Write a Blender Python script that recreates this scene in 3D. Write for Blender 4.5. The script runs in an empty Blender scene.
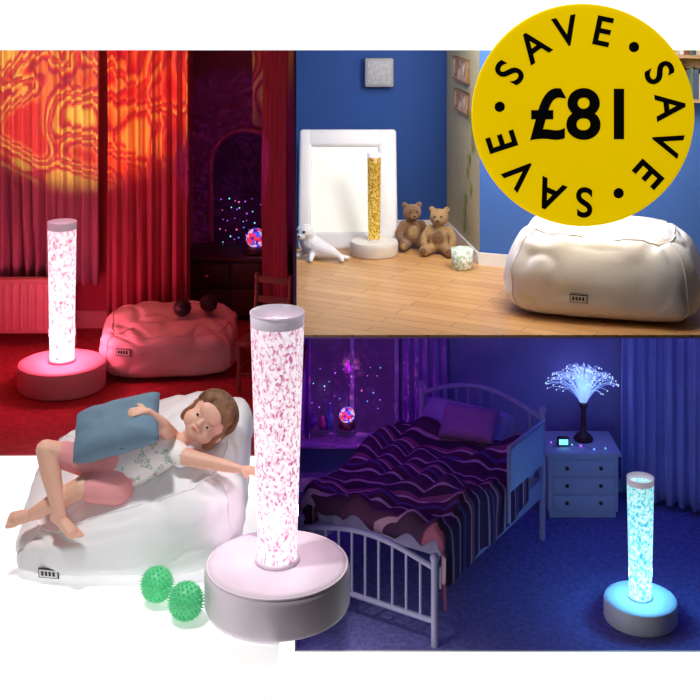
import bpy, bmesh, math, random
from mathutils import Vector, Matrix, noise, Euler
random.seed(7)
S=bpy.context.scene
COL=S.collection
try:
    S.view_settings.view_transform='Standard'
    S.view_settings.look='None'
except Exception: pass

# ---------- measuring helper: a point seen in the photo at a known distance ----------
CH=2.2
def P(px,row,d): return Vector(((px-350)*d/1200.0, d, CH-(row+30)*d/1200.0))
def c(r,g,b):
    f=lambda v:(v/255/12.92) if v/255<=0.04045 else ((v/255+0.055)/1.055)**2.4
    return (f(r),f(g),f(b))

# ---------- materials ----------
def newmat(name):
    m=bpy.data.materials.new(name); m.use_nodes=True
    nt=m.node_tree; return m,nt,nt.nodes['Principled BSDF']
def mat(name,col,rough=.5,var=.12,ns=6,bump=0,bs=40,metal=0,emis=None,es=0,trans=0,sheen=0,stretch=None,spec=None):
    m,nt,b=newmat(name)
    tc=nt.nodes.new('ShaderNodeTexCoord'); mp=nt.nodes.new('ShaderNodeMapping')
    nt.links.new(tc.outputs['Object'],mp.inputs[0])
    if stretch: mp.inputs['Scale'].default_value=stretch
    n=nt.nodes.new('ShaderNodeTexNoise'); n.inputs['Scale'].default_value=ns; n.inputs['Detail'].default_value=5
    nt.links.new(mp.outputs[0],n.inputs['Vector'])
    r=nt.nodes.new('ShaderNodeValToRGB')
    r.color_ramp.elements[0].position=.3; r.color_ramp.elements[1].position=.7
    r.color_ramp.elements[0].color=(*[max(0,v*(1-var)) for v in col],1)
    r.color_ramp.elements[1].color=(*[min(1,v*(1+var)) for v in col],1)
    nt.links.new(n.outputs['Fac'],r.inputs[0]); nt.links.new(r.outputs[0],b.inputs['Base Color'])
    b.inputs['Roughness'].default_value=rough; b.inputs['Metallic'].default_value=metal
    if spec is not None: b.inputs['Specular IOR Level'].default_value=spec
    if trans: b.inputs['Transmission Weight'].default_value=trans
    if sheen: b.inputs['Sheen Weight'].default_value=sheen
    if bump:
        n2=nt.nodes.new('ShaderNodeTexNoise'); n2.inputs['Scale'].default_value=bs; n2.inputs['Detail'].default_value=6
        nt.links.new(mp.outputs[0],n2.inputs['Vector'])
        bp=nt.nodes.new('ShaderNodeBump'); bp.inputs['Strength'].default_value=bump; bp.inputs['Distance'].default_value=.01
        nt.links.new(n2.outputs['Fac'],bp.inputs['Height']); nt.links.new(bp.outputs[0],b.inputs['Normal'])
    if emis:
        b.inputs['Emission Color'].default_value=(*emis,1); b.inputs['Emission Strength'].default_value=es
    return m
def bubble_mat(name,c1,c2,c3,s_lo,s_hi,scale=75,p=(.36,.47,.62)):
    m,nt,b=newmat(name)
    tc=nt.nodes.new('ShaderNodeTexCoord')
    mp=nt.nodes.new('ShaderNodeMapping'); mp.inputs['Scale'].default_value=(1,1,.75)
    nt.links.new(tc.outputs['Object'],mp.inputs[0])
    n=nt.nodes.new('ShaderNodeTexNoise'); n.inputs['Scale'].default_value=scale; n.inputs['Detail'].default_value=3; n.inputs['Distortion'].default_value=.6
    nt.links.new(mp.outputs[0],n.inputs['Vector'])
    r=nt.nodes.new('ShaderNodeValToRGB'); e=r.color_ramp.elements
    e[0].position=p[0]; e[0].color=(*c1,1); e[1].position=p[2]; e[1].color=(*c3,1)
    k=e.new(p[1]); k.color=(*c2,1)
    nt.links.new(n.outputs['Fac'],r.inputs[0])
    sp=nt.nodes.new('ShaderNodeSeparateXYZ'); nt.links.new(tc.outputs['Object'],sp.inputs[0])
    mr=nt.nodes.new('ShaderNodeMapRange'); mr.inputs['From Min'].default_value=.14; mr.inputs['From Max'].default_value=.95
    mr.inputs['To Min'].default_value=s_hi; mr.inputs['To Max'].default_value=s_lo
    nt.links.new(sp.outputs['Z'],mr.inputs['Value'])
    nt.links.new(r.outputs[0],b.inputs['Emission Color']); nt.links.new(mr.outputs[0],b.inputs['Emission Strength'])
    b.inputs['Base Color'].default_value=(*[v*.3 for v in c2],1); b.inputs['Roughness'].default_value=.12
    return m
def ramp_mat(name,kind,stops,scale,rough=.7,rot=(0,0,0),dist=3,emis=0,coord='Object'):
    m,nt,b=newmat(name)
    tc=nt.nodes.new('ShaderNodeTexCoord'); mp=nt.nodes.new('ShaderNodeMapping'); mp.inputs['Rotation'].default_value=rot
    nt.links.new(tc.outputs[coord],mp.inputs[0])
    if kind=='wave':
        t=nt.nodes.new('ShaderNodeTexWave'); t.wave_profile='SAW'; t.inputs['Distortion'].default_value=dist; t.inputs['Detail'].default_value=1; t.inputs['Detail Scale'].default_value=.8
        o=t.outputs['Fac']
    elif kind=='voronoi':
        t=nt.nodes.new('ShaderNodeTexVoronoi'); o=t.outputs['Color']
    else:
        t=nt.nodes.new('ShaderNodeTexNoise'); t.inputs['Detail'].default_value=3; o=t.outputs['Fac']
    t.inputs['Scale'].default_value=scale
    nt.links.new(mp.outputs[0],t.inputs['Vector'])
    r=nt.nodes.new('ShaderNodeValToRGB'); r.color_ramp.interpolation='CONSTANT' if kind!='noise' else 'LINEAR'
    e=r.color_ramp.elements
    while len(e)>1: e.remove(e[-1])
    e[0].position=stops[0][0]; e[0].color=(*stops[0][1],1)
    for p,col in stops[1:]:
        k=e.new(p); k.color=(*col,1)
    nt.links.new(o,r.inputs[0]); nt.links.new(r.outputs[0],b.inputs['Base Color'])
    if emis:
        nt.links.new(r.outputs[0],b.inputs['Emission Color']); b.inputs['Emission Strength'].default_value=emis
    b.inputs['Roughness'].default_value=rough
    return m
def plank_mat(name,ca,cb,gap,rot):
    m,nt,b=newmat(name)
    tc=nt.nodes.new('ShaderNodeTexCoord'); mp=nt.nodes.new('ShaderNodeMapping'); mp.inputs['Rotation'].default_value=(0,0,rot)
    nt.links.new(tc.outputs['Object'],mp.inputs[0])
    t=nt.nodes.new('ShaderNodeTexBrick'); t.inputs['Scale'].default_value=1; t.inputs['Brick Width'].default_value=.55; t.inputs['Row Height'].default_value=.07
    t.inputs['Mortar Size'].default_value=.0014; t.inputs['Color1'].default_value=(*ca,1); t.inputs['Color2'].default_value=(*cb,1); t.inputs['Mortar'].default_value=(*gap,1)
    nt.links.new(mp.outputs[0],t.inputs['Vector'])
    n=nt.nodes.new('ShaderNodeTexNoise'); n.inputs['Scale'].default_value=6; n.inputs['Detail'].default_value=8
    mp2=nt.nodes.new('ShaderNodeMapping'); mp2.inputs['Scale'].default_value=(1,14,1)
    nt.links.new(mp.outputs[0],mp2.inputs[0]); nt.links.new(mp2.outputs[0],n.inputs['Vector'])
    mx=nt.nodes.new('ShaderNodeMixRGB'); mx.blend_type='MULTIPLY'; mx.inputs[0].default_value=.4
    nt.links.new(t.outputs['Color'],mx.inputs[1]); nt.links.new(n.outputs['Fac'],mx.inputs[2])
    nt.links.new(mx.outputs[0],b.inputs['Base Color']); b.inputs['Roughness'].default_value=.38
    return m

# ---------- mesh helpers ----------
def empty(name,loc=(0,0,0),rz=0,sc=1,rot=None):
    e=bpy.data.objects.new(name,None); COL.objects.link(e); e.location=loc
    e.rotation_euler=rot if rot else (0,0,rz); e.scale=(sc,sc,sc); e.empty_display_size=.05
    return e
def mobj(name,verts,faces,m,parent=None,smooth=True,loc=(0,0,0)):
    me=bpy.data.meshes.new(name); me.from_pydata([tuple(v) for v in verts],[],faces); me.update()
    if m: me.materials.append(m)
    if smooth: me.polygons.foreach_set('use_smooth',[True]*len(me.polygons))
    o=bpy.data.objects.new(name,me); COL.objects.link(o); o.location=loc
    if parent: o.parent=parent
    return o
def box(name,lo,hi,m,parent=None,bev=0,rot=None,seg=3):
    lo=Vector(lo);hi=Vector(hi);ce=(lo+hi)/2;s=(hi-lo)/2
    v=[(sx*s.x,sy*s.y,sz*s.z) for sx in(-1,1) for sy in(-1,1) for sz in(-1,1)]
    f=[(0,1,3,2),(4,6,7,5),(0,4,5,1),(2,3,7,6),(0,2,6,4),(1,5,7,3)]
    o=mobj(name,v,f,m,parent,smooth=bev>0,loc=ce)
    if rot: o.rotation_euler=rot
    if bev:
        md=o.modifiers.new('bev','BEVEL'); md.width=bev; md.segments=seg; md.limit_method='NONE'
    return o
def prism(name,poly,z0,z1,m,parent=None):
    n=len(poly); v=[(x,y,z0) for x,y in poly]+[(x,y,z1) for x,y in poly]
    f=[tuple(range(n))[::-1],tuple(range(n,2*n))]+[(i,(i+1)%n,(i+1)%n+n,i+n) for i in range(n)]
    return mobj(name,v,f,m,parent,False)
def wallseg(name,a,b,z0,z1,t,m,parent=None):
    a=Vector(a);b=Vector(b);d=(b-a).normalized();n=Vector((-d.y,d.x))*t
    return prism(name,[a,b,b+n,a+n],z0,z1,m,parent)
def lathe(name,prof,m,parent=None,seg=64,loc=(0,0,0)):
    v=[];f=[];k=len(prof)
    for i in range(seg):
        a=2*math.pi*i/seg
        for r,z in prof: v.append((r*math.cos(a),r*math.sin(a),z))
    for i in range(seg):
        j=(i+1)%seg
        for q in range(k-1): f.append((i*k+q,j*k+q,j*k+q+1,i*k+q+1))
    return mobj(name,v,f,m,parent,loc=loc)
def tube(name,lines,r,m,parent=None,res=3):
    cu=bpy.data.curves.new(name,'CURVE'); cu.dimensions='3D'; cu.bevel_depth=r; cu.bevel_resolution=res; cu.use_fill_caps=True
    for pts in lines:
        s=cu.splines.new('POLY'); s.points.add(len(pts)-1)
        for i,p in enumerate(pts): s.points[i].co=(*p,1)
    cu.materials.append(m)
    o=bpy.data.objects.new(name,cu); COL.objects.link(o)
    if parent: o.parent=parent
    return o
def balls_mesh(name,items,mats,parent=None,sub=2):
    bm=bmesh.new()
    for it in items:
        ce,r=it[0],it[1]; mi=it[2] if len(it)>2 else 0
        rr=r if isinstance(r,(tuple,list)) else (r,r,r)
        g=bmesh.ops.create_icosphere(bm,subdivisions=sub,radius=1,matrix=Matrix.Translation(Vector(ce))@Matrix.Diagonal((*rr,1)))
        for v in g['verts']:
            for fc in v.link_faces: fc.material_index=mi; fc.smooth=True
    me=bpy.data.meshes.new(name); bm.to_mesh(me); bm.free()
    for m in mats: me.materials.append(m)
    o=bpy.data.objects.new(name,me); COL.objects.link(o)
    if parent: o.parent=parent
    return o
def chain(pts):
    out=[]
    for (a,ra),(b,rb) in zip(pts[:-1],pts[1:]):
        a=Vector(a);b=Vector(b);L=(b-a).length; n=max(1,int(L/(.3*min(ra,rb)))+1)
        for i in range(n+1):
            t=i/n; out.append((a.lerp(b,t),ra+(rb-ra)*t))
    return out
def blob(name,items,m,parent=None,voxel=.004,sm=5,sub=2):
    o=balls_mesh(name,items,[m],parent,sub)
    r=o.modifiers.new('remesh','REMESH'); r.mode='VOXEL'; r.voxel_size=voxel; r.use_smooth_shade=True
    s=o.modifiers.new('smooth','SMOOTH'); s.factor=.6; s.iterations=sm
    return o
def curtain(name,a,b,z0,z1,m,folds=10,amp=.02,parent=None,seed=0):
    a=Vector(a);b=Vector(b);d=b-a;L=d.length;dn=d.normalized();n=Vector((-dn.y,dn.x))
    NX=folds*10;NZ=14;v=[];f=[]
    for j in range(NZ+1):
        for i in range(NX+1):
            t=i/NX;w=j/NZ
            ph=noise.noise(Vector((t*4,seed,w*1.2)))*2.2
            o=amp*(math.sin(t*folds*2*math.pi+ph)+.35*math.sin(t*folds*4.7*math.pi+seed))*(.7+.5*(1-w))
            p=a+d*t+n*o
            v.append((p.x,p.y,z0+(z1-z0)*w))
    for j in range(NZ):
        for i in range(NX):
            q=j*(NX+1)+i; f.append((q,q+1,q+NX+2,q+NX+1))
    o=mobj(name,v,f,m,parent)
    md=o.modifiers.new('th','SOLIDIFY'); md.thickness=.003
    return o
def area(name,loc,target,size,power,col,spread=None,sy=None):
    l=bpy.data.lights.new(name,'AREA'); l.energy=power; l.color=col; l.size=size
    if sy: l.shape='RECTANGLE'; l.size_y=sy
    if spread: l.spread=math.radians(spread)
    o=bpy.data.objects.new(name,l); COL.objects.link(o); o.location=loc
    o.rotation_euler=(Vector(target)-Vector(loc)).to_track_quat('-Z','Y').to_euler(); return o
def spot(name,loc,target,power,col,ang,blend=.3,r=.05):
    l=bpy.data.lights.new(name,'SPOT'); l.energy=power; l.color=col; l.spot_size=math.radians(ang); l.spot_blend=blend; l.shadow_soft_size=r
    o=bpy.data.objects.new(name,l); COL.objects.link(o); o.location=loc
    o.rotation_euler=(Vector(target)-Vector(loc)).to_track_quat('-Z','Y').to_euler(); return o
def point(name,loc,power,col,r=.03):
    l=bpy.data.lights.new(name,'POINT'); l.energy=power; l.color=col; l.shadow_soft_size=r
    o=bpy.data.objects.new(name,l); COL.objects.link(o); o.location=loc; return o
def spn(w,m): return math.copysign(abs(w)**m,w)

# ---------- camera ----------
cam=bpy.data.cameras.new('camera'); co=bpy.data.objects.new('camera',cam); COL.objects.link(co)
co.location=(0,0,CH); co.rotation_euler=(math.pi/2,0,0)
cam.sensor_width=36; cam.lens=36*1200/700; cam.shift_y=-380/700; cam.clip_end=100
S.camera=co
w=bpy.data.worlds.new('world'); S.world=w; w.use_nodes=True
w.node_tree.nodes['Background'].inputs[0].default_value=(.9,.92,1,1); w.node_tree.nodes['Background'].inputs[1].default_value=.015

# ---------- display wall (white wall with three room sets, glow added to its front) ----------
WY=4.75
ZA=CH-485*WY/1200; ZB=CH-365*WY/1200; ZC=CH-680*WY/1200; ZT=CH-80*WY/1200; XP=-55*WY/1200
ZP=.125
white_lit=mat('white_board_glow',(.95,.95,.95),.6,.01,3,emis=(1,1,1),es=1.0)  # no lamp behind it: glow put in to keep the front pure white
white_plain=mat('white_board',(.8,.8,.8),.6,.03,4)
dw=empty('display_wall')
def fpanel(name,x0,z0,x1,z1):
    o=box(name,(x0,WY-.012,z0),(x1,WY,z1),white_plain,dw)
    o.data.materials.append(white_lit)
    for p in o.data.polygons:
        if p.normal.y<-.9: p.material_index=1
fpanel('header_panel',-2.9,ZT,2.6,2.9)
fpanel('lower_panel_left',-2.9,-1.2,XP,ZA)
fpanel('lower_panel_right',XP,-1.2,2.6,ZC)
fpanel('side_panel_left',-2.9,ZA,-2.1,ZT)
fpanel('side_panel_right',1.95,ZC,2.6,ZT)
plm=mat('plinth_white_glow',(.93,.93,.93),.7,.01,3,emis=(1,1,1),es=.36,spec=.1)  # glow added to the plinth white to lift its shading
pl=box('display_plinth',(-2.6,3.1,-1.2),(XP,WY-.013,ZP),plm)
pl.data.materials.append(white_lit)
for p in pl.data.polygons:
    if p.normal.x>.9: p.material_index=1  # shaded side face gets the wall's added glow

# ================= ROOM A (red; red light tinted into surface colours) =================
redwall=mat('red_room_wall_tint',(.60,.07,.13),.8,.08,4)  # wall colour reddened to stand in for the red light
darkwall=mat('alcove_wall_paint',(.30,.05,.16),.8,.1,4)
carpetA=mat('carpet_maroon',(.42,.035,.05),.95,.25,40,bump=.5,bs=150)
dark=mat('dark_wood',(.09,.03,.035),.45,.3,8,stretch=(1,1,8))
wht=mat('white_gloss_paint',(.82,.82,.82),.35,.03,4)
rosy=mat('radiator_enamel',(.85,.42,.46),.35,.03,4)  # white enamel with the red light tinted in
box('floor',(-2.1,WY+.001,ZA-.03),(XP-.006,7.0,ZA),carpetA)
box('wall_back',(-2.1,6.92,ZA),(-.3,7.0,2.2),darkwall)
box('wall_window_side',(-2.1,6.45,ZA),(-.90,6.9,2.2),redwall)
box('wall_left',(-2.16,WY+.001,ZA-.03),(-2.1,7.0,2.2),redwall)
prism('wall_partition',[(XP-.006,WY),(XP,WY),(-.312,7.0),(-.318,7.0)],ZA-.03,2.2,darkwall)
box('ceiling',(-2.16,WY+.001,2.2),(-.22,7.0,2.24),white_plain)
box('baseboard_back',(-2.1,6.43,ZA),(-.90,6.45,ZA+.09),rosy)
cA1=mat('curtain_lilac_red_tint',(.56,.24,.36),.85,.1,5,bump=.2,bs=120)
cA2=mat('curtain_rose_red_tint',(.66,.13,.20),.85,.1,5,bump=.2,bs=120)  # both curtain colours carry added red of the room light
ec=empty('window_curtains')
curtain('drape_left',(-1.98,6.28),(-1.31,6.28),.56,2.05,cA1,11,.038,ec,1)
curtain('drape_right',(-1.27,6.30),(-.84,6.30),.36,2.05,cA2,7,.038,ec,5)
tube('curtain_rail',[[(-2.05,6.29,2.07),(-.84,6.29,2.07)]],.012,wht,ec)
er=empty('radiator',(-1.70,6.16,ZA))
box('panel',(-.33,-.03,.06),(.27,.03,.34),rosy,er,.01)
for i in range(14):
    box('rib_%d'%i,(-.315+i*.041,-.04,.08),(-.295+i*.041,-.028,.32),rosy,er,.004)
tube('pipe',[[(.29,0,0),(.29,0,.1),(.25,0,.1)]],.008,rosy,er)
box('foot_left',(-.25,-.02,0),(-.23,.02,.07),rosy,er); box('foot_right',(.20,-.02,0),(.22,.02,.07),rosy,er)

# bean bags
bagwhite=mat('leatherette_red_tint',(.92,.66,.68),.42,.04,5,bump=.35,bs=9)  # white bag, red light tinted into its colour
black=mat('label_black',(.02,.02,.02),.5,.1,5)
def beanbag(name,loc,a,b,h,sx,sy,m,seed,rz=0,label=None,e1=.5,e2=.55,ls=1,tap=0.0,cr=1.0):
    E=empty(name,loc,rz)
    U,V=144,72;v=[];f=[]
    def pt(u,vv):
        cv,sv=math.cos(vv),math.sin(vv)
        x=a*spn(cv,e1)*spn(math.cos(u),e2); y=b*spn(cv,e1)*spn(math.sin(u),e2)
        s=spn(sv,e1); z=h*.5*(s+1)
        tp=1-tap*max(0,s); x*=tp; y*=tp
        z*=1+sx*x/a+sy*y/b
        side=1-abs(s)**2
        k=1+.018*math.sin(9*u+seed+2*s)*side+.05*noise.noise(Vector((x*4+seed,y*4,z*4)))
        rd=abs(noise.noise(Vector((x*7+seed*3,y*7,z*9))))
        rd2=abs(noise.noise(Vector((x*3.2+seed,y*3.2+9,z*4))))
        dz=.05*h*noise.noise(Vector((x*5,y*5+seed,2)))
        q=cr*(-.055*(.22-min(rd,.22))-.07*(.16-min(rd2,.16)))
        x*=k+q*2; y*=k+q*2
        if s>0: z+=dz*s-cr*(.045*h*(.2-min(rd,.2))*5*s+.05*h*(.15-min(rd2,.15))*6*s)
        return Vector((x,y,max(z,0)))
    for j in range(V+1):
        vv=-math.pi/2+math.pi*j/V
        for i in range(U): v.append(pt(2*math.pi*i/U,vv))
    for j in range(V):
        for i in range(U):
            i2=(i+1)%U; f.append((j*U+i,j*U+i2,(j+1)*U+i2,(j+1)*U+i))
    mobj('bag_body',v,f,m,E)
    lines=[]
    for u in (-2.45,-.70,.70,2.45):
        lines.append([pt(u,t/20*1.3)*1.003 for t in range(-18,20)])
    vv=.80
    lines.append([pt(2*math.pi*i/90,vv)*1.003 for i in range(91)])
    tube('piping',lines,.0032,m,E)
    if label:
        u,vv=label; p=pt(u,vv); q=pt(u+.06,vv); r=pt(u,vv+.06)
        n=(q-p).cross(r-p).normalized()
        if n.dot(Vector((p.x,p.y,0)))<0: n=-n
        Z=Vector((0,0,1)); X=Z.cross(n).normalized(); Y=n.cross(X)
        Mx=Matrix((X,Y,n)).transposed().to_4x4(); Mx.translation=p+n*.004
        T=empty('label'); T.parent=E; T.matrix_local=Mx@Matrix.Scale(ls,4)
        W,H=.036,.017
        box('patch',(-W,-H,-.002),(W,H,.003),black,T)
        box('patch_face',(-W*.9,-H*.8,.003),(W*.9,H*.8,.0045),wht,T)
        for i in range(4): box('patch_mark_%d'%i,(-W*.7+i*W*.37,-H*.4,.0045),(-W*.46+i*W*.37,H*.5,.0055),black,T)
    return E
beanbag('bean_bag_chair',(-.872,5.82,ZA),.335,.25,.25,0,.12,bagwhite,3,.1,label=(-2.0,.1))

# bubble tube lamps
basem=mat('lamp_base_vinyl',(.84,.73,.82),.5,.05,8,bump=.1,bs=60)
rim_glow=mat('tube_rim_glow',(.80,.72,.82),.25,.02,5,emis=(.85,.72,.85),es=.28)  # opaque lilac with a little glow added to brighten the rim
def bubble_lamp(name,loc,sc,m,glow,power,r0=.0625,r1=.089,top=.96,bm=basem):
    E=empty(name,loc,0,sc)
    R=.238;H=.14
    prof=[(0,0),(R-.012,0),(R-.004,.006),(R,.016),(R,H-.03)]
    for i in range(1,8):
        t=i/7*math.pi/2; prof.append((R-.03+.03*math.cos(t),H-.03+.03*math.sin(t)))
    prof+=[(r0+.02,H+.002),(0,H+.002)]
    lathe('base',prof,bm,E,96)
    tube('base_piping',[[( (R-.008)*math.cos(2*math.pi*i/72),(R-.008)*math.sin(2*math.pi*i/72),H-.008) for i in range(73)]],.0035,bm,E)
    lathe('tube_collar',[(r0+.001,H),(r0+.012,H),(r0+.010,H+.012),(r0+.001,H+.014)],bm,E)
    wt=top-.04; rw=r0+(r1-r0)*(wt-H)/(top-H)
    lathe('bubble_column',[(r0,H)]+[(r0+(rw-r0)*i/10,H+(wt-H)*i/10) for i in range(11)]+[(0,wt)],m,E)
    lathe('tube_rim',[(rw,wt),(r1,top),(r1-.004,top),(rw-.004,wt+.001)],rim_glow,E)
    tube('rim_ring',[[( r1*math.cos(2*math.pi*i/60),r1*math.sin(2*math.pi*i/60),top) for i in range(61)]],.002,rim_glow,E)
    if power:
        x,y,z=loc
        for i in range(3):
            a=math.radians(-90+120*i)
            point('bubble_glow',(x+math.cos(a)*(r0+.035)*sc,y+math.sin(a)*(r0+.035)*sc,z+(H+.14)*sc),power/3,glow,.02)
    return E
mA=bubble_mat('bubbles_pink_bright',c(255,95,130),c(255,190,205),c(255,245,250),1.05,1.6,60,(.30,.41,.56))
baseA=mat('lamp_base_red_tint',(.9,.48,.54),.5,.05,8,bump=.1,bs=60)  # base colour pinkened to carry the red light
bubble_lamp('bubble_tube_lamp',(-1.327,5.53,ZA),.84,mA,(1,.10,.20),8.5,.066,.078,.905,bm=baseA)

blk=mat('ball_dark',(.03,.01,.02),.5,.2,20,bump=.4,bs=60)
def spiky(name,loc,r,m,n=3):
    bm=bmesh.new(); bmesh.ops.create_icosphere(bm,subdivisions=3,radius=r)
    t=bmesh.new(); bmesh.ops.create_icosphere(t,subdivisions=n,radius=1)
    for v in t.verts:
        d=v.co.normalized(); M=Matrix.Translation(d*r*1.05)@d.to_track_quat('Z','Y').to_matrix().to_4x4()
        bmesh.ops.create_cone(bm,cap_ends=True,segments=6,radius1=r*.085,radius2=r*.03,depth=r*.2,matrix=M)
    t.free()
    me=bpy.data.meshes.new(name); bm.to_mesh(me); bm.free(); me.materials.append(m)
    o=bpy.data.objects.new(name,me); COL.objects.link(o); o.location=loc; return o
spiky('massage_ball',(-.81,5.80,ZA+.288),.042,blk,2)
spiky('massage_ball',(-.69,5.86,ZA+.293),.042,blk,2)
# dresser
ed=empty('chest_of_drawers',(-.66,6.72,ZA))
box('carcass',(-.26,-.17,.03),(.30,.17,.33),dark,ed,.006)
box('top',(-.28,-.185,.33),(.32,.18,.35),dark,ed,.005)
for i in range(2):
    for j in range(2):
        box('drawer_%d%d'%(i,j),(-.25+i*.27,-.185,.05+j*.14),(.0+i*.28,-.17,.18+j*.14),dark,ed,.004)
        balls_mesh('knob_%d%d'%(i,j),[((-.12+i*.27,-.195,.115+j*.14),.011)],[rosy],ed)
for x in(-.24,.28):
    for y in(-.15,.15): box('foot',(x-.015,y-.015,0),(x+.015,y+.015,.03),dark,ed)
disco=ramp_mat('disco_facets','voronoi',[(0,c(90,20,160)),(.25,c(255,60,90)),(.5,c(60,90,255)),(.7,c(255,200,220)),(.85,c(120,220,255))],70,.3,emis=.8)
def disco_lamp(name,loc,sc):
    E=empty(name,loc,0,sc)
    lathe('base',[(0,0),(.06,0),(.06,.02),(.045,.035),(.02,.04),(.0,.04)],dark,E,32)
    balls_mesh('globe',[((0,0,.085),.055)],[disco],E,3)
    tube('yoke',[[(-.062*math.cos(math.pi*i/12),0,.085-.062*math.sin(math.pi*i/12)) for i in range(13)]],.005,dark,E)
    return E
disco_lamp('disco_ball_lamp',(-.52,6.64,ZA+.352),1.0)
def arch_pts(w,h,n=16):
    return [(-w,0)]+[(-w*math.cos(math.pi*i/n),h+w*math.sin(math.pi*i/n)) for i in range(n+1)]+[(w,0)]
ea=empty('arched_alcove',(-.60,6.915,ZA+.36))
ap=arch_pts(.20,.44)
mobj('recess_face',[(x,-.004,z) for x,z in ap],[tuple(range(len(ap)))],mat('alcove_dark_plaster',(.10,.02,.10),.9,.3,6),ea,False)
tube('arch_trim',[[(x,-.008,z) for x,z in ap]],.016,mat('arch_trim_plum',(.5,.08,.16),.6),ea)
lm=[mat('bulb_%s'%n,(.5,.5,.5),.4,.01,emis=cc,es=1.5) for n,cc in (('violet',(.45,.1,1)),('blue',(.1,.3,1)),('pink',(1,.15,.5)),('cyan',(.2,.8,1)))]
def fairy(name,pts,r,parent=None,wire=True):
    E=empty(name)
    balls_mesh('bulbs',[(p,r*random.uniform(.6,1.2),random.choice([0,0,1,2,3])) for p in pts],lm,E,1)
    if wire: tube('wire',[pts],.0009,dark,E,1)
    return E
pts=[P(222+ (i%9)*6.5+random.uniform(-3,3),202+(i//9)*9+random.uniform(-4,4),6.895) for i in range(45)]
fairy('fairy_lights',pts,.0042)
ec=empty('door_curtain')
curtain('drape',(-.44,6.2),(-.30,5.75),ZA+.02,2.1,mat('curtain_dark_plum',(.26,.04,.08),.9,.15,6),5,.018,ec,4)
tube('rail',[[(-.45,6.22,2.11),(-.29,5.72,2.11)]],.008,dark,ec)
# wooden chair
rw=mat('chair_wood_red_brown',(.26,.07,.06),.4,.25,8,stretch=(1,1,6))
eh=empty('wooden_chair',(-.395,5.50,ZA),-.35)
box('seat',(-.10,-.10,.215),(.10,.10,.235),rw,eh,.008)
for x in(-.085,.085):
    tube('front_leg',[[(x,-.085,0),(x,-.085,.215)]],.010,rw,eh)
    tube('back_post',[[(x,.085,0),(x,.088,.24),(x,.115,.50)]],.010,rw,eh)
for z,y in((.30,.095),(.38,.103),(.47,.112)): box('back_slat',(-.085,y-.005,z-.016),(.085,y+.005,z+.016),rw,eh,.004)
tube('stretchers',[[(-.085,-.085,.09),(.085,-.085,.09)],[(-.085,-.085,.11),(-.085,.085,.11)],[(.085,-.085,.11),(.085,.085,.11)]],.006,rw,eh)

def gobo(o,stops,scale,strength=1,detail=1,dist=1.5):
    l=o.data; l.use_nodes=True; nt=l.node_tree; em=nt.nodes.get('Emission')
    tc=nt.nodes.new('ShaderNodeTexCoord'); n=nt.nodes.new('ShaderNodeTexNoise'); n.inputs['Scale'].default_value=scale; n.inputs['Detail'].default_value=detail; n.inputs['Distortion'].default_value=dist
    nt.links.new(tc.outputs['Normal'],n.inputs['Vector'])
    r=nt.nodes.new('ShaderNodeValToRGB'); r.color_ramp.interpolation='LINEAR'; e=r.color_ramp.elements
    while len(e)>1: e.remove(e[-1])
    e[0].position=stops[0][0]; e[0].color=(*stops[0][1],1)
    for p,cl in stops[1:]: k=e.new(p); k.color=(*cl,1)
    nt.links.new(n.outputs['Fac'],r.inputs[0]); nt.links.new(r.outputs[0],em.inputs['Color']); em.inputs['Strength'].default_value=strength
pr=spot('effects_projector_light',(-1.40,5.0,1.30),(-1.40,6.26,1.76),115,(1,1,1),66,.45,.004)
Y=(1,1.35,.10);O=(1,.45,.04);R_=(.65,.07,.02);K=(.16,.03,.06)
gobo(pr,[(.30,R_),(.36,O),(.38,K),(.41,R_),(.425,O),(.45,Y),(.46,K),(.48,R_),(.50,O),(.505,K),(.53,R_),(.545,Y),(.58,O),(.585,K),(.61,R_),(.64,Y)],4.0,1,0,.7)
vi=spot('violet_dots_light',(-.6,5.6,1.3),(-.62,6.9,1.1),9,(1,1,1),50,.3,.003)
gobo(vi,[(.5,(.08,0,.2)),(.58,(.3,.05,1)),(.66,(1,.2,.9))],40)
area('red_room_light',(-1.25,5.6,2.1),(-1.25,5.6,.3),.7,2.4,(1,.01,.05))
area('red_wall_wash',(-1.7,5.1,1.99),(-1.4,6.6,.5),.3,1.8,(1,.01,.16))

# ================= ROOM B (blue daylight) =================
blue=mat('blue_wall_paint',c(30,75,150),.75,.05,3)
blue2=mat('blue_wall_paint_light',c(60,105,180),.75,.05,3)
beige=mat('cream_paint',c(190,182,145),.75,.05,3)
wood=plank_mat('laminate_planks',c(228,176,116),c(208,152,94),c(120,78,42),math.radians(28))
prism('floor.001',[(XP+.002,WY+.001),(1.95,WY+.001),(1.95,6.85),(-.305,6.85)],ZB-.008,ZB,wood)
box('wall_back.001',(-.305,6.70,ZB),(.54,6.78,2.2),blue)
prism('wall_partition.001',[(XP+.001,WY+.001),(XP+.006,WY+.001),(-.30,6.75),(-.305,6.75)],ZB,2.2,blue)
wallseg('wall_alcove',(.535,6.75),(.637,5.90),ZB,2.2,.02,beige)
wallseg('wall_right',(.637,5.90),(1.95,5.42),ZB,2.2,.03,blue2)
box('ceiling.001',(-.34,WY+.001,2.2),(1.95,6.85,2.24),white_plain)
box('baseboard_left',(-.29,6.685,ZB),(.53,6.70,ZB+.05),wht)
wallseg('baseboard_alcove',(.535,6.70),(.635,5.905),ZB,ZB+.055,-.012,wht)
wallseg('baseboard_right',(.632,5.89),(1.94,5.412),ZB,ZB+.06,-.012,wht)
ep=empty('padded_mirror_panel',(-.012,6.20,ZB),0,1,rot=(math.radians(-22),0,0))
pad=mat('padded_white_vinyl',(.80,.81,.83),.45,.03,6,bump=.15,bs=12)
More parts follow.
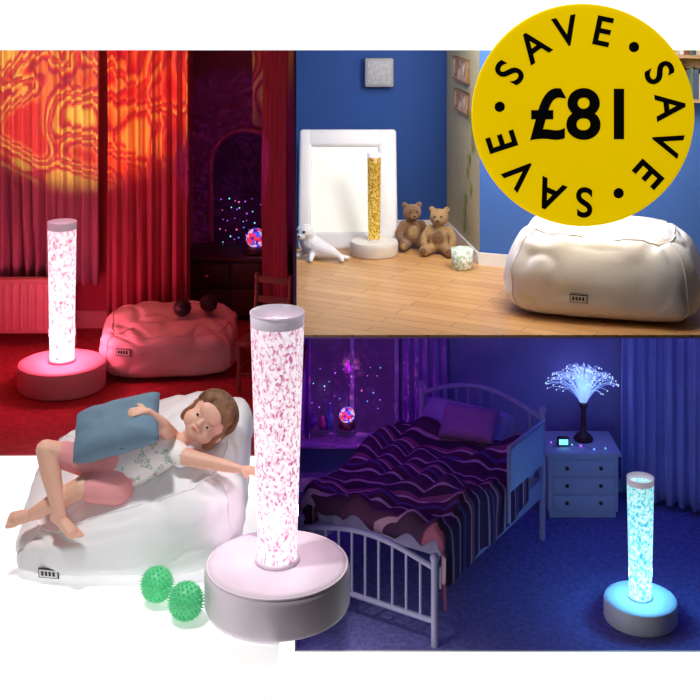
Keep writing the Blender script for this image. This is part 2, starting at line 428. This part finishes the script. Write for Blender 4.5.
glowp=mat('mirror_panel_face',(.80,.80,.74),.2,.06,3,emis=(1,.97,.85),es=.30)
W=.260;Hh=.64
box('frame_bottom',(-W,0,0),(W,.05,.095),pad,ep,.018); box('frame_top',(-W,0,Hh-.095),(W,.05,Hh),pad,ep,.018)
box('frame_left',(-W,-.001,.0),(-W+.07,.051,Hh),pad,ep,.018); box('frame_right',(W-.10,-.001,.0),(W,.051,Hh),pad,ep,.018)
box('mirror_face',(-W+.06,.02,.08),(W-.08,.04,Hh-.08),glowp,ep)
mB=bubble_mat('bubbles_amber',c(120,80,20),c(215,160,30),c(255,240,150),.45,.8,70)
baseB=mat('lamp_base_cream',(.72,.68,.62),.5,.05,8)
bubble_lamp('bubble_tube_lamp',(.122,6.10,ZB),.515,mB,(1,.8,.3),0,.06,.068,1.0,bm=baseB)
ev=empty('wall_speaker',P(379,72,6.685))
box('case',(-.08,-.05,-.08),(.08,.0,.08),mat('grey_plastic',(.35,.36,.4),.5),ev,.01)
box('grille',(-.065,-.055,-.065),(.065,-.049,.065),mat('grille_grey',(.4,.42,.46),.6,.2,60),ev,.004)
woodf=mat('picture_frame_wood',(.35,.2,.1),.5,.2,8)
photo=ramp_mat('print_photo','noise',[(.3,c(60,40,30)),(.5,c(190,150,120)),(.7,c(240,230,210))],18)
def frame(name,a,b,t,z0,z1):
    a=Vector((*a,0));b=Vector((*b,0)); p=a.lerp(b,(t[0]+t[1])/2); L=(b-a).length*(t[1]-t[0])/2; ang=math.atan2(b.y-a.y,b.x-a.x)
    E=empty(name,(p.x,p.y,(z0+z1)/2),ang); h=(z1-z0)/2
    box('picture',(-L,-.014,-h),(L,-.004,h),photo,E)
    for n,lo,hi in (('top',(-L,-.02,h-.01),(L,0,h)),('bottom',(-L,-.02,-h),(L,0,-h+.01)),('left',(-L,-.02,-h),(-L+.01,0,h)),('right',(L-.01,-.02,-h),(L,0,h))): box('rail_'+n,lo,hi,woodf,E)
    return E
frame('picture_frame',(.533,6.75),(.634,5.90),(.35,.75),1.62,1.74)
frame('picture_frame',(.533,6.75),(.634,5.90),(.4,.75),1.46,1.57)
es=empty('star_wall_stickers'); starm=mat('star_green_yellow',c(150,165,60),.6)
for i in range(9):
    cy=6.15+random.uniform(-.12,.12); cx=.535+(6.75-cy)/.85*.102-.004; z=ZB+.12+i*.072
    v=[(cx,cy,z)]
    for k in range(10):
        a=math.pi/2+k*math.pi/5; r=.045 if k%2==0 else .019
        v.append((cx-.001+r*math.cos(a)*-.12,cy+r*math.cos(a),z+r*math.sin(a)))
    mobj('star_%d'%i,v,[(0,k+1,(k+1)%10+1) for k in range(10)],starm,es,False)
ang=math.atan2(5.42-5.90,1.95-.637)
def onwall(t,z): return Vector((.637+1.313*t,5.90-.48*t,z))
ebk=empty('wall_bookshelf',onwall(.78,1.60)+Vector((0,-.012,0)),ang)
shw=mat('shelf_pine',(.45,.28,.14),.5,.15,8,stretch=(1,1,6))
box('side_left',(-.18,-.12,0),(-.165,0,.42),shw,ebk); box('side_right',(.165,-.12,0),(.18,0,.42),shw,ebk); box('back',(-.18,-.008,0),(.18,0,.42),shw,ebk)
for z in(0,.2,.405): box('shelf',(-.165,-.12,z),(.165,-.008,z+.015),shw,ebk)
bks=[mat('book_%d'%i,cc,.6) for i,cc in enumerate((c(200,190,170),c(120,60,50),c(60,80,110),c(220,215,205),c(90,110,80)))]
for z in(.015,.215):
    x=-.16
    while x<.13:
        wd=random.uniform(.012,.026); box('book',(x,-.10,z),(x+wd-.001,-.02,z+random.uniform(.11,.16)),random.choice(bks),ebk); x+=wd
def teddy(name,loc,s,m,m2,rz=0):
    E=empty(name,loc,rz,s)
    it=[((0,0,.30),(.20,.17,.24)),((0,0,.22),(.21,.18,.2)),((0,-.02,.66),(.18,.165,.165)),((-.135,0,.80),(.06,.04,.06)),((.135,0,.80),(.06,.04,.06)),((0,-.15,.62),(.085,.08,.065))]
    for sx in(-1,1):
        it+=chain([(Vector((sx*.17,-.02,.45)),.075),(Vector((sx*.27,-.10,.30)),.07),(Vector((sx*.25,-.20,.2)),.065)])
        it+=chain([(Vector((sx*.13,-.08,.11)),.10),(Vector((sx*.22,-.30,.09)),.085)])
        it+=[((sx*.235,-.36,.12),(.085,.05,.10))]
    blob('body',it,m,E,.018,4)
    balls_mesh('muzzle_patch',[((0,-.195,.615),(.06,.045,.045)),((-.235,-.40,.12),(.055,.02,.065)),((.235,-.40,.12),(.055,.02,.065)),((0,-.13,.30),(.12,.06,.15))],[m2],E)
    balls_mesh('eyes_nose',[((-.06,-.175,.70),.018),((.06,-.175,.70),.018),((0,-.24,.635),(.026,.016,.018))],[black],E)
    return E
fur=mat('fur_brown',c(140,95,55),.95,.35,40,bump=1,bs=90,sheen=.4); fur2=mat('fur_cream',c(190,155,110),.95,.2,30,bump=1,bs=90)
furw=mat('fur_white',c(240,240,242),.95,.04,30,bump=.6,bs=90)
teddy('teddy_bear',(.322,6.24,ZB),.28,fur,fur2,.15)
teddy('teddy_bear',(.455,6.12,ZB),.28,fur2,fur,-.2)
E=empty('seal_plush_toy',(-.165,6.00,ZB),-.5,.28)
it=chain([(Vector((.42,.05,.09)),.06),(Vector((.25,.03,.14)),.12),(Vector((.0,0,.19)),.185),(Vector((-.15,-.02,.28)),.175),(Vector((-.18,-.06,.42)),.16)])
it+=[((-.19,-.09,.47),(.18,.165,.16)),((-.20,-.23,.42),(.085,.065,.06))]
it+=chain([(Vector((-.02,-.15,.12)),.055),(Vector((.06,-.32,.05)),.045)])+chain([(Vector((-.22,-.02,.12)),.055),(Vector((-.34,-.16,.05)),.045)])
it+=chain([(Vector((.42,.05,.08)),.05),(Vector((.55,-.06,.05)),.04)])+chain([(Vector((.42,.05,.08)),.05),(Vector((.55,.15,.05)),.04)])
blob('body',it,furw,E,.016,4)
balls_mesh('eyes_nose',[((-.26,-.235,.51),.024),((-.13,-.235,.51),.024),((-.20,-.295,.44),(.026,.014,.018))],[black],E)
ev=empty('pencil_pot',(.542,5.80,ZB),0,.9)
lathe('pot',[(0,0),(.048,0),(.054,.006),(.060,.11),(.056,.11),(.050,.012),(0,.012)],ramp_mat('pot_pattern','noise',[(.42,c(235,240,232)),(.5,c(130,180,130)),(.58,c(240,240,235))],28),ev,40)
lathe('wax',[(0,.085),(.054,.085)],mat('wax_cream',c(240,235,205),.5),ev,40)
bagB=mat('leatherette_bright_ivory',(.95,.935,.95),.45,.02,5,bump=.25,bs=9)
beanbag('bean_bag_chair',(1.085,5.14,ZB),.405,.275,.375,-.03,.03,bagB,11,-.28,label=(-1.60,-.12),e1=.40,e2=.46,tap=.17,cr=.7)
area('daylight_ceiling',(.45,5.5,2.12),(.45,5.7,.7),1.0,17,(1,.95,.90))
area('daylight_wall_fill',(.85,5.02,2.04),(.3,6.4,.9),.34,10,(1,.96,.92))  # unseen lamp added near the front to light the walls; no window here
area('daylight_front',(1.05,4.86,2.05),(1.05,5.1,.8),.18,5,(1,.95,.95))

# ================= ROOM C (blue night; blue light tinted into surface colours) =================
cwall=mat('blue_room_wallpaper',(.32,.25,.56),.85,.12,6)
carpC=mat('carpet_blue',(.22,.20,.56),.95,.3,45,bump=.6,bs=140)  # blue carpet, made bluer to carry the room light
YB=6.2
prism('floor.002',[(XP+.002,WY+.001),(1.95,WY+.001),(1.95,YB+.1),(-.287,YB+.1)],ZC-.03,ZC,carpC)
box('wall_back.002',(-.285,YB,ZC),(1.95,YB+.08,ZB-.01),cwall)
prism('wall_partition.002',[(XP+.001,WY+.001),(XP+.006,WY+.001),(-.278,YB),(-.283,YB)],ZC,ZB-.01,cwall)
box('wall_right.001',(1.86,WY+.001,ZC),(1.94,YB,ZB-.01),cwall)
prism('ceiling.002',[(XP+.002,WY+.002),(1.95,WY+.002),(1.95,YB),(-.283,YB)],ZB-.014,ZB-.009,cwall)
box('baseboard_right.001',(-.27,YB-.012,ZC),(1.86,YB,ZC+.07),wht)
ew=empty('window_2',P(352,385,YB-.002))
frm=mat('bed_frame_blue_tint',(.46,.43,.66),.4,.03,5)  # white frames with the night-blue light tinted in
dg=mat('night_glass',(.05,.03,.12),.15,.3,4,emis=(.25,.05,.5),es=.10)
box('pane',(-.23,-.012,-.24),(.23,-.006,.26),dg,ew)
for x in(-.23,0,.23): box('stile',(x-.011,-.03,-.25),(x+.011,0,.27),frm,ew,.003)
for z in(-.25,.26): box('rail',(-.245,-.031,z-.012),(.245,0,z+.012),frm,ew,.003)
box('sill',(-.27,-.14,-.275),(.28,0,-.255),frm,ew,.004)
pts=[P(308+(i%7)*12+random.uniform(-6,6),368+(i//7)*13+random.uniform(-6,6),YB-.03) for i in range(28)]
fairy('fairy_lights',pts,.0036,wire=False)
disco_lamp('disco_ball_lamp',P(347,427,YB-.09),.72)
eb2=empty('toy_bottles',P(312,427,YB-.08)+Vector((.01,-.03,0)))
for i,(x,h) in enumerate(((0,.10),(.045,.07),(.08,.12))): lathe('bottle_%d'%i,[(0,0),(.017,0),(.018,h*.6),(.008,h*.75),(.008,h),(0,h)],mat('bottle_col_%d'%i,((.2,.1,.5),(.5,.1,.3),(.1,.3,.6))[i],.3),eb2,20,loc=(x,0,0))
cC=mat('curtain_fabric_violet',(.38,.22,.64),.85,.1,5,bump=.2,bs=120)
cC2=mat('curtain_fabric_blue_tint',(.38,.36,.74),.85,.1,5,bump=.2,bs=120)  # blue of the room light tinted into the fabric colour
ec=empty('window_curtains')
curtain('drape_left',(-.265,YB-.06),(-.20,YB-.07),-.25,.68,cC,2,.012,ec,3)
curtain('drape_right',(.27,YB-.05),(.50,YB-.05),-.30,.68,cC,5,.014,ec,8)
tube('curtain_rail',[[(-.26,YB-.05,.69),(.52,YB-.05,.69)]],.008,wht,ec)
ec=empty('window_curtains')
curtain('drape_left',(1.38,YB-.10),(1.84,5.85),ZC+.03,.66,cC2,8,.026,ec,9)
tube('curtain_rail',[[(1.36,YB-.10,.67),(1.84,5.85,.67)]],.008,wht,ec)
cab=mat('cabinet_blue_tint',(.60,.60,.76),.45,.04,5)  # white paint with blue light tinted in
def bedside(name,loc,w,d,h,n=3):
    E=empty(name,loc)
    box('carcass',(-w/2,0,.03),(w/2,d,h-.015),cab,E,.004); box('top',(-w/2-.012,-.015,h-.02),(w/2+.012,d+.005,h),cab,E,.005)
    box('plinth',(-w/2+.01,.01,0),(w/2-.01,d-.01,.03),cab,E)
    hh=(h-.07)/n
    for i in range(n):
        box('drawer_%d'%i,(-w/2+.018,-.012,.045+i*hh),(w/2-.018,.002,.045+(i+1)*hh-.012),cab,E,.005)
        for x in(-w*.24,w*.24): balls_mesh('knob',[((x,-.02,.045+(i+.5)*hh-.005),.010)],[dark],E)
    return E
bedside('bedside_cabinet',(1.145,5.89,ZC),.345,.27,.325)
ef=empty('fibre_optic_lamp',(1.175,6.04,ZC+.326))
lathe('base',[(0,0),(.045,0),(.05,.01),(.035,.03),(.014,.045),(.012,.15),(.02,.17),(.024,.19),(0,.19)],dark,ef,32)
fl=[];tips=[]
for i in range(190):
    a=random.uniform(0,2*math.pi); sp_=random.uniform(.1,1.0)
    R=.18*sp_; top=.14*math.sqrt(max(0,1-sp_**2*.75))*random.uniform(.75,1.05)+.02
    pts=[]
    for k in range(8):
        t=k/7; rad=.012+R*t**1.3; z=.18+top*math.sin(t*math.pi*.62)*1.25
        pts.append((rad*math.cos(a),rad*math.sin(a)*.7,z))
    fl.append(pts); tips.append((pts[-1],.0034))
tube('fibres',fl,.0009,mat('fibre_glow',(.4,.6,.8),.4,.01,emis=(.3,.42,1),es=.75),ef,1)
balls_mesh('fibre_tips',tips,[mat('fibre_tip_glow',(.6,.8,1),.4,.01,emis=(.6,.75,1),es=1.2)],ef,1)
pts=[(1.0+i*.05+random.uniform(-.01,.01),5.90+random.uniform(0,.10),ZC+.331+.003) for i in range(6)]
fairy('fairy_lights',[Vector(p) for p in pts],.006)
eg=empty('alarm_clock',(1.06,5.97,ZC+.326)); box('case',(-.03,-.015,0),(.03,.015,.045),dark,eg,.008); box('dial',(-.022,-.018,.01),(.022,-.014,.036),lm[3],eg)
# bed
Fc=Vector((.095,5.0));Hc=Vector((.635,5.85)); dv=(Hc-Fc); L=dv.length; rz=math.atan2(dv.y,dv.x)-math.pi/2
eb=empty('bed',(Fc.x,Fc.y,ZC),rz)
bw=.325; mt=.42
matm=mat('mattress_ticking',(.45,.40,.66),.8,.05,10)
box('mattress',(-bw+.01,.03,mt-.12),(bw-.01,L-.03,mt),matm,eb,.03)
box('side_rail_right',(bw-.012,0,mt-.22),(bw+.004,L,mt-.13),frm,eb,.003)
box('side_rail_left',(-bw-.004,0,mt-.22),(-bw+.012,L,mt-.13),frm,eb,.003)
def bedend(nm,y,h,arch,base):
    tube(nm+'_posts',[[(-bw,y,0),(-bw,y,h)],[(bw,y,0),(bw,y,h)]],.015,frm,eb)
    ar=[(-bw+2*bw*i/20,y,h-.03+arch*math.sin(math.pi*i/20)) for i in range(21)]
    sp=[[(-bw+2*bw*i/20,y,base),(-bw+2*bw*i/20,y,h-.03+arch*math.sin(math.pi*i/20))] for i in range(2,20,2)]
    tube(nm+'_arch',[ar,[(-bw,y,base),(bw,y,base)]],.012,frm,eb); tube(nm+'_spindles',sp,.006,frm,eb)
    balls_mesh(nm+'_finials',[((-bw,y,h+.012),.02),((bw,y,h+.012),.02)],[frm],eb)
bedend('headboard',L,.60,.09,mt-.1); bedend('footboard',-.06,.34,.06,.10)
st=ramp_mat('duvet_stripes','wave',[(0,c(92,44,84)),(.13,c(196,146,172)),(.18,c(70,34,72)),(.33,c(160,84,116)),(.42,c(215,178,195)),(.46,c(96,38,72)),(.60,c(96,80,140)),(.68,c(88,34,64)),(.82,c(200,160,185)),(.87,c(78,36,72))],1.25,.9,rot=(0,0,math.radians(78)),dist=.3)
NX,NY=90,90;v=[];f=[]
for j in range(NY+1):
    y=-.005+(L-.20)*j/NY
    for i in range(NX+1):
        s=(i/NX*2-1)*(bw+.24)
        top=bw-.01
        if abs(s)<top: x=s;z=mt+.035
        else:
            k=abs(s)-top; x=math.copysign(top+.035*math.sin(min(k/.06,1)*math.pi/2)+.03*noise.noise(Vector((y*9,0,3)))*min(k*6,1),s); z=mt+.035-max(0,k-.02)
        n1=noise.noise(Vector((s*5,y*5,1)));n2=abs(noise.noise(Vector((s*8+3,y*6,5))))
        z+=.045*n1+.07*n2*(1 if abs(s)<top else .3)+.05*math.exp(-((j/NY-1)/.15)**2)
        v.append((x,y,z))
for j in range(NY):
    for i in range(NX): q=j*(NX+1)+i; f.append((q,q+1,q+NX+2,q+NX+1))
base_n=len(v)
for r in range(1,7):
    for i in range(NX+1):
        x0,y0,z0=v[i]
        v.append((x0,-.005-.025*math.sin(min(r/3,1)*math.pi/2)-.008*noise.noise(Vector((x0*12,r*.3,1))),max(z0-r*.014,.12)))
for r in range(6):
    for i in range(NX):
        a0=(i if r==0 else base_n+(r-1)*(NX+1)+i); b0=base_n+r*(NX+1)+i
        f.append((a0,b0,b0+1,a0+1))
o=mobj('duvet',v,f,st,eb); md=o.modifiers.new('t','SOLIDIFY'); md.thickness=.012
def pillow_mesh(name,sx,sy,sz,m,parent,loc=(0,0,0),rot=(0,0,0)):
    N=28;v=[];f=[]
    for side in(1,-1):
        for j in range(N+1):
            for i in range(N+1):
                a=i/N*2-1;b=j/N*2-1
                t=(max(0,(1-a**4))*max(0,(1-b**4)))**.55
                ed=1-.07*(1-b*b)*a*a; ed2=1-.07*(1-a*a)*b*b
                rc=1-.06*(a*a*b*b)**2
                v.append((a*sx*ed*rc,b*sy*ed2*rc,side*sz*t+.006*noise.noise(Vector((a*3,b*3,side)))))
    M=(N+1)**2
    for j in range(N):
        for i in range(N):
            q=j*(N+1)+i; f.append((q,q+1,q+N+2,q+N+1)); f.append((M+q,M+q+N+1,M+q+N+2,M+q+1))
    o=mobj(name,v,f,m,parent,loc=loc); o.rotation_euler=rot
    wd=o.modifiers.new('w','WELD'); wd.merge_threshold=.004; return o
pm=mat('pillowcase_lilac',(.52,.38,.68),.85,.05,10)
pillow_mesh('pillow_large',.24,.12,.055,pm,eb,(-.03,L-.14,mt+.09),(math.radians(35),0,0))
pillow_mesh('pillow_small',.14,.09,.04,mat('pillowcase_plum',(.45,.18,.42),.85),eb,(.05,L-.22,mt+.14),(math.radians(40),0,.2))
gm=mat('guard_mesh_fabric',(.5,.5,.76),.7,.05,20)
box('guard_panel',(bw+.040,L-.46,mt-.02),(bw+.050,L-.10,mt+.17),gm,eb,.004)
tube('guard_frame',[[(bw+.045,L-.47,mt-.15),(bw+.045,L-.47,mt+.18),(bw+.045,L-.09,mt+.18),(bw+.045,L-.09,mt-.15)]],.009,frm,eb)

mC=bubble_mat('bubbles_cyan',c(60,170,215),c(120,230,240),c(225,255,255),.85,1.5,60,(.33,.44,.6))
baseC=mat('lamp_base_pale',(.80,.82,.86),.5,.05,8)
bubble_lamp('bubble_tube_lamp',(1.205,4.98,ZC),.63,mC,(.10,.50,1),2.3,.072,.088,.93,bm=baseC)
area('blue_room_light',(1.3,5.5,ZB-.05),(1.3,5.5,-.5),.5,1.15,(.07,.09,1))
area('violet_room_light',(.15,5.4,ZB-.05),(.15,5.4,-.5),.4,1.4,(.36,.04,1))
point('fibre_lamp_light',(1.175,5.98,ZC+.60),.36,(.22,.42,1),.05)
dl=spot('disco_light',P(350,415,5.95)+Vector((0,-.1,.05)),P(350,380,6.2),3.0,(1,1,1),150,.3,.003)
gobo(dl,[(.5,(.12,0,.16)),(.6,(.5,.05,.8)),(.68,(1,.2,.4))],12)

# ================= FOREGROUND on plinth =================
mF=bubble_mat('bubbles_rose',c(200,100,155),c(245,205,222),c(255,248,252),.85,1.2,95,(.36,.45,.56))
bubble_lamp('bubble_tube_lamp',(-.238,3.93,ZP),1,mF,(1,.75,.9),.9,.0625,.089,.955)
bagF=mat('leatherette_white',(.84,.84,.86),.5,.02,5,bump=.25,bs=9)
beanbag('bean_bag_chair',(-.768,4.335,ZP),.405,.31,.35,.38,.30,bagF,5,0,label=(-2.0,-.25),e1=.46,e2=.5)
green=mat('massage_ball_green',c(95,220,150),.45,.1,10)
spiky('massage_ball',P(157,603,3.93)+Vector((0,0,.0615)),.050,green)
spiky('massage_ball',P(186,622,3.83)+Vector((0,0,.0670)),.053,green)

# ---- girl ----
skin=mat('skin',c(236,184,160),.5,.04,20)
for n in skin.node_tree.nodes:
    if n.type=='BSDF_PRINCIPLED': n.inputs['Subsurface Weight'].default_value=.1; n.inputs['Subsurface Radius'].default_value=(.01,.004,.002)
G=empty('girl')
pel=P(112,476,4.17);wst=P(138,465,4.18);che=P(162,452,4.20);nek=P(184,440,4.21);hd=P(206,423,4.21)
hipB=P(112,468,4.17);hipF=P(116,488,4.12)
kB=P(46,450,4.12);aB=P(60,516,4.03);kF=P(82,487,4.08);aF=P(34,513,4.10)
shF=P(186,457,4.13);elF=P(217,464,4.09);wrF=P(239,469,4.05)
shB=P(172,438,4.23);elB=P(162,424,4.13);wrB=P(148,412,4.10)
it=[]
it+=chain([(pel,.062),(wst,.058),(che,.058),(che.lerp(nek,.6),.042),(nek,.025),(hd,.03)])
it+=chain([(hipB,.052),(hipB.lerp(kB,.5),.046),(kB,.036),(kB.lerp(aB,.35),.036),(aB,.021)])
it+=chain([(hipF,.052),(hipF.lerp(kF,.5),.047),(kF,.037),(kF.lerp(aF,.35),.036),(aF,.021)])
it+=chain([(shF,.031),(elF,.023),(elF.lerp(wrF,.3),.022),(wrF,.0145)])
it+=chain([(shB,.031),(elB,.023),(elB.lerp(wrB,.3),.021),(wrB,.0145)])
def hand(wr,dirv,up,s=1,curl=.4):
    d=dirv.normalized(); side=d.cross(up).normalized(); n=side.cross(d).normalized(); out=[]
    for k in(-1.2,-.4,.4,1.2): out+=chain([(wr+d*.006,.0105*s),(wr+d*.036*s+side*k*.0085*s,.0078*s)])
    for k,l in((-1.2,.020),(-.4,.027),(.4,.029),(1.2,.025)):
        b=wr+d*.038*s+side*k*.0095*s
        m1=b+(d+side*k*.08)*l*.5*s-n*curl*l*.2*s; e=m1+(d+side*k*.08)*l*.45*s-n*curl*l*.6*s
        out+=chain([(b,.0062*s),(m1,.0056*s),(e,.005*s)])
    b=wr+d*.014*s+side*.012*s; m1=b+(d*.6+side*.8)*.014*s; e=m1+(d*.9+side*.35)*.014*s-n*.003
    out+=chain([(b,.008*s),(m1,.0066*s),(e,.0056*s)])
    return out
it+=hand(wrF,Vector((1,-.1,-.05)),Vector((0,-.5,.85)),1.0,.4)
it+=hand(wrB,Vector((-.9,-.15,.05)),Vector((-.1,-.7,.7)),1.0,.5)
def foot(an,toe,up):
    d=(toe-an).normalized(); side=d.cross(up).normalized(); upn=side.cross(d).normalized(); out=[]
    heel=an-d*.014-upn*.012
    out+=chain([(heel,.021),(an+d*.03-upn*.012,.020),(an+d*.062-upn*.016,.019)])
    out+=chain([(an+d*.03+side*.006-upn*.014,.018),(an+d*.066+side*.012-upn*.018,.014)])
    out+=chain([(an+d*.03-side*.006-upn*.014,.018),(an+d*.066-side*.010-upn*.018,.014)])
    for k,(o,l,r) in enumerate(((-.019,.026,.0095),(-.007,.024,.0068),(.003,.021,.0064),(.012,.017,.006),(.020,.012,.0056))):
        b=an+d*.066+side*o-upn*.018; out+=chain([(b,r),(b+d*l-upn*.002,r*.9)])
    return out
it+=foot(aB,aB+Vector((.10,-.05,-.05)),Vector((0,0,1)))
it+=foot(aF,aF+Vector((-.1,-.02,-.012)),Vector((.1,-.75,.7)))
blob('body',it,skin,G,.0032,4)
pinkc=mat('shorts_pink',c(232,156,158),.85,.06,14,bump=.25,bs=40)
sh=[]
sh+=chain([(pel.lerp(wst,.45),.068),(pel,.071)])
sh+=chain([(hipB,.061),(hipB.lerp(kB,.72),.048)])
sh+=chain([(hipF,.061),(hipF.lerp(kF,.75),.0485)])
blob('shorts',sh,pinkc,G,.004,5)
topm=ramp_mat('top_print','noise',[(.0,c(242,238,238)),(.56,c(244,240,238)),(.60,c(150,190,160)),(.64,c(244,242,240)),(.68,c(225,140,150))],26,.8)
tp=[]
tp+=chain([(pel.lerp(wst,.3),.070),(wst,.066),(che,.065),(che.lerp(nek,.45),.049)])
tp+=chain([(che.lerp(nek,.35),.045),(shF.lerp(che,.2),.039)])
tp+=chain([(che.lerp(nek,.35),.045),(shB.lerp(che,.2),.039)])
blob('top',tp,topm,G,.004,5)
up=Vector((.76,.12,.63)).normalized(); fw=Vector((-.14,-.95,.26)); fw=(fw-up*fw.dot(up)).normalized(); rt=fw.cross(up)
M=Matrix((-rt,-fw,up)).transposed()
if M.determinant()<0: M=Matrix((rt,-fw,up)).transposed()
Hm=M.to_4x4(); Hm.translation=hd+Vector((.004,0,.010))
HE=empty('head'); HE.parent=G; HE.matrix_local=Hm@Matrix.Scale(1.10,4)
hi=[((0,.012,.020),(.066,.074,.066)),((0,-.018,-.010),(.056,.050,.054)),((-.029,-.034,-.026),.030),((.029,-.034,-.026),.030),((0,-.040,-.048),(.022,.02,.016)),((0,-.03,-.038),(.040,.034,.028)),
    ((0,-.055,.030),(.044,.020,.028)),((-.066,.004,-.008),(.009,.014,.018)),((.066,.004,-.008),(.009,.014,.018)),((0,-.072,-.014),(.0085,.009,.0075)),((0,-.068,-.006),(.006,.006,.013)),
    ((0,-.064,-.033),(.015,.008,.007)),((0,.0,-.055),(.03,.03,.03))]
blob('face',hi,skin,HE,.003,3,3)
eyew=mat('eye_white',(.7,.68,.66),.3,.01); iris=mat('iris_brown',(.04,.025,.02),.2,.1); lip=mat('lips',c(208,120,115),.5); brow=mat('eyebrow',c(170,130,100),.8)
balls_mesh('eyes',[((sx*.025,-.0625,.000),(.0095,.0055,.0046),0) for sx in(-1,1)]+[((sx*.025-.001,-.0662,.000),(.0050,.0024,.0043),1) for sx in(-1,1)],[eyew,iris],HE,3)
balls_mesh('lips',[((0,-.0705,-.0315),(.0110,.004,.0020)),((0,-.0695,-.0355),(.0090,.0045,.0026))],[lip],HE)
tube('eyebrows',[[(sx*(.015+.006*i),-.070+.0024*i,.0145+.002*math.sin(i*.8)) for i in range(4)] for sx in(-1,1)],.0008,brow,HE)
tube('eyelids',[[(sx*(.0155+.0032*i),-.0682+.0008*abs(i-3),.0022+.0030*math.sin(i/6*math.pi)) for i in range(7)] for sx in(-1,1)],.0012,skin,HE)
hairm=mat('hair_light_brown',c(132,92,62),.6,.35,25,bump=.8,bs=60,stretch=(1,1,.25))
hr=[((0,.022,.028),(.0715,.077,.067)),((0,.045,-.012),(.064,.048,.066)),((-.054,.018,-.004),(.022,.036,.050)),((.054,.018,-.004),(.022,.036,.050)),((-.034,-.030,.055),(.030,.028,.026)),((.026,-.032,.058),(.036,.026,.025)),((0,-.040,.056),(.030,.020,.018)),((0,.0,.076),(.05,.05,.020)),
    ((-.058,.022,-.040),(.018,.028,.028)),((.058,.022,-.040),(.018,.028,.028))]
blob('hair',hr,hairm,HE,.004,3,3)
stl=[]
for i in range(230):
    a=random.uniform(0,2*math.pi); b0=random.uniform(0,.35)
    pl_=[]
    for k in range(8):
        ph=b0+k/7*random.uniform(1.3,1.65)
        x=.0755*math.sin(ph)*math.cos(a); y=.022+.081*math.sin(ph)*math.sin(a); z=.030+.070*math.cos(ph)
        if y<-.012 and z<.040: break
        pl_.append((x+random.uniform(-.003,.003),y,z))
    if len(pl_)>2: stl.append(pl_)
tube('hair_strands',stl,.0013,hairm,HE,1)
# cushion
cushm=mat('cushion_slate_blue',c(104,134,156),.7,.08,8,bump=.2,bs=30)
ecu=empty('cushion')
pillow_mesh('cover',.160,.105,.055,cushm,ecu)
Xv=Vector((.93,-.02,.27)).normalized(); Nv=Vector((-.2,-.50,.84)); Nv=(Nv-Xv*Nv.dot(Xv)).normalized(); Yv=Nv.cross(Xv)
Mc=Matrix((Xv,Yv,Nv)).transposed().to_4x4(); Mc.translation=P(117,427,4.13); ecu.matrix_world=Mc

# ---------- round sale sign mounted on wall ----------
sc_=P(583,115,4.69)
ss=empty('sale_sign',sc_)
yel=mat('sign_yellow',c(250,205,8),.9,.02,3,emis=c(255,215,0),es=.62,spec=0)  # glow added to the yellow in place of front light
R=.434
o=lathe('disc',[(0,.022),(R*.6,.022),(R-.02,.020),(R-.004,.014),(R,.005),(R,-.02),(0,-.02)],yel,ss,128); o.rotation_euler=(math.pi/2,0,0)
txtm=mat('sign_print_dark',(.018,.017,.016),.8,.05,spec=0)
def glyph(s,x,z,size,ang,off,sxl=1):
    cu=bpy.data.curves.new('letter_'+s,'FONT'); cu.body=s; cu.size=size; cu.align_x='CENTER'; cu.align_y='CENTER'; cu.extrude=.003; cu.offset=off
    cu.materials.append(txtm)
    o=bpy.data.objects.new('letter_'+s,cu); COL.objects.link(o); o.parent=ss; o.location=(x,-.027,z); o.rotation_euler=(math.pi/2,-ang,0); o.scale=(sxl,1,1)
u=4.66/1200
for k in range(15):
    th=math.radians(150-24*k); ch='SAVE•'[k%5]; rad=85*u
    if ch=='•':
        balls_mesh('dot',[((rad*math.cos(th),-.022,rad*math.sin(th)),(.021,.004,.021))],[txtm],ss)
    else: glyph(ch,rad*math.cos(th),rad*math.sin(th),.160,th-math.pi/2,.003,.92)
glyph('£81',-2*u,-1*u,.270,0,.006,1.02)

# ---------- studio lighting ----------
spot('studio_key',(-1.15,3.55,2.9),(-.85,3.95,ZP),175,(1,.985,.97),46,.6,.12)
spot('studio_sign_spot',(1.1,3.6,2.75),(.9,4.7,1.75),9,(1,1,1),44,.6,.1)
spot('studio_fill',(-.55,2.0,1.2),(-.70,4.1,.27),50,(1,.98,.98),20,.6,.25)
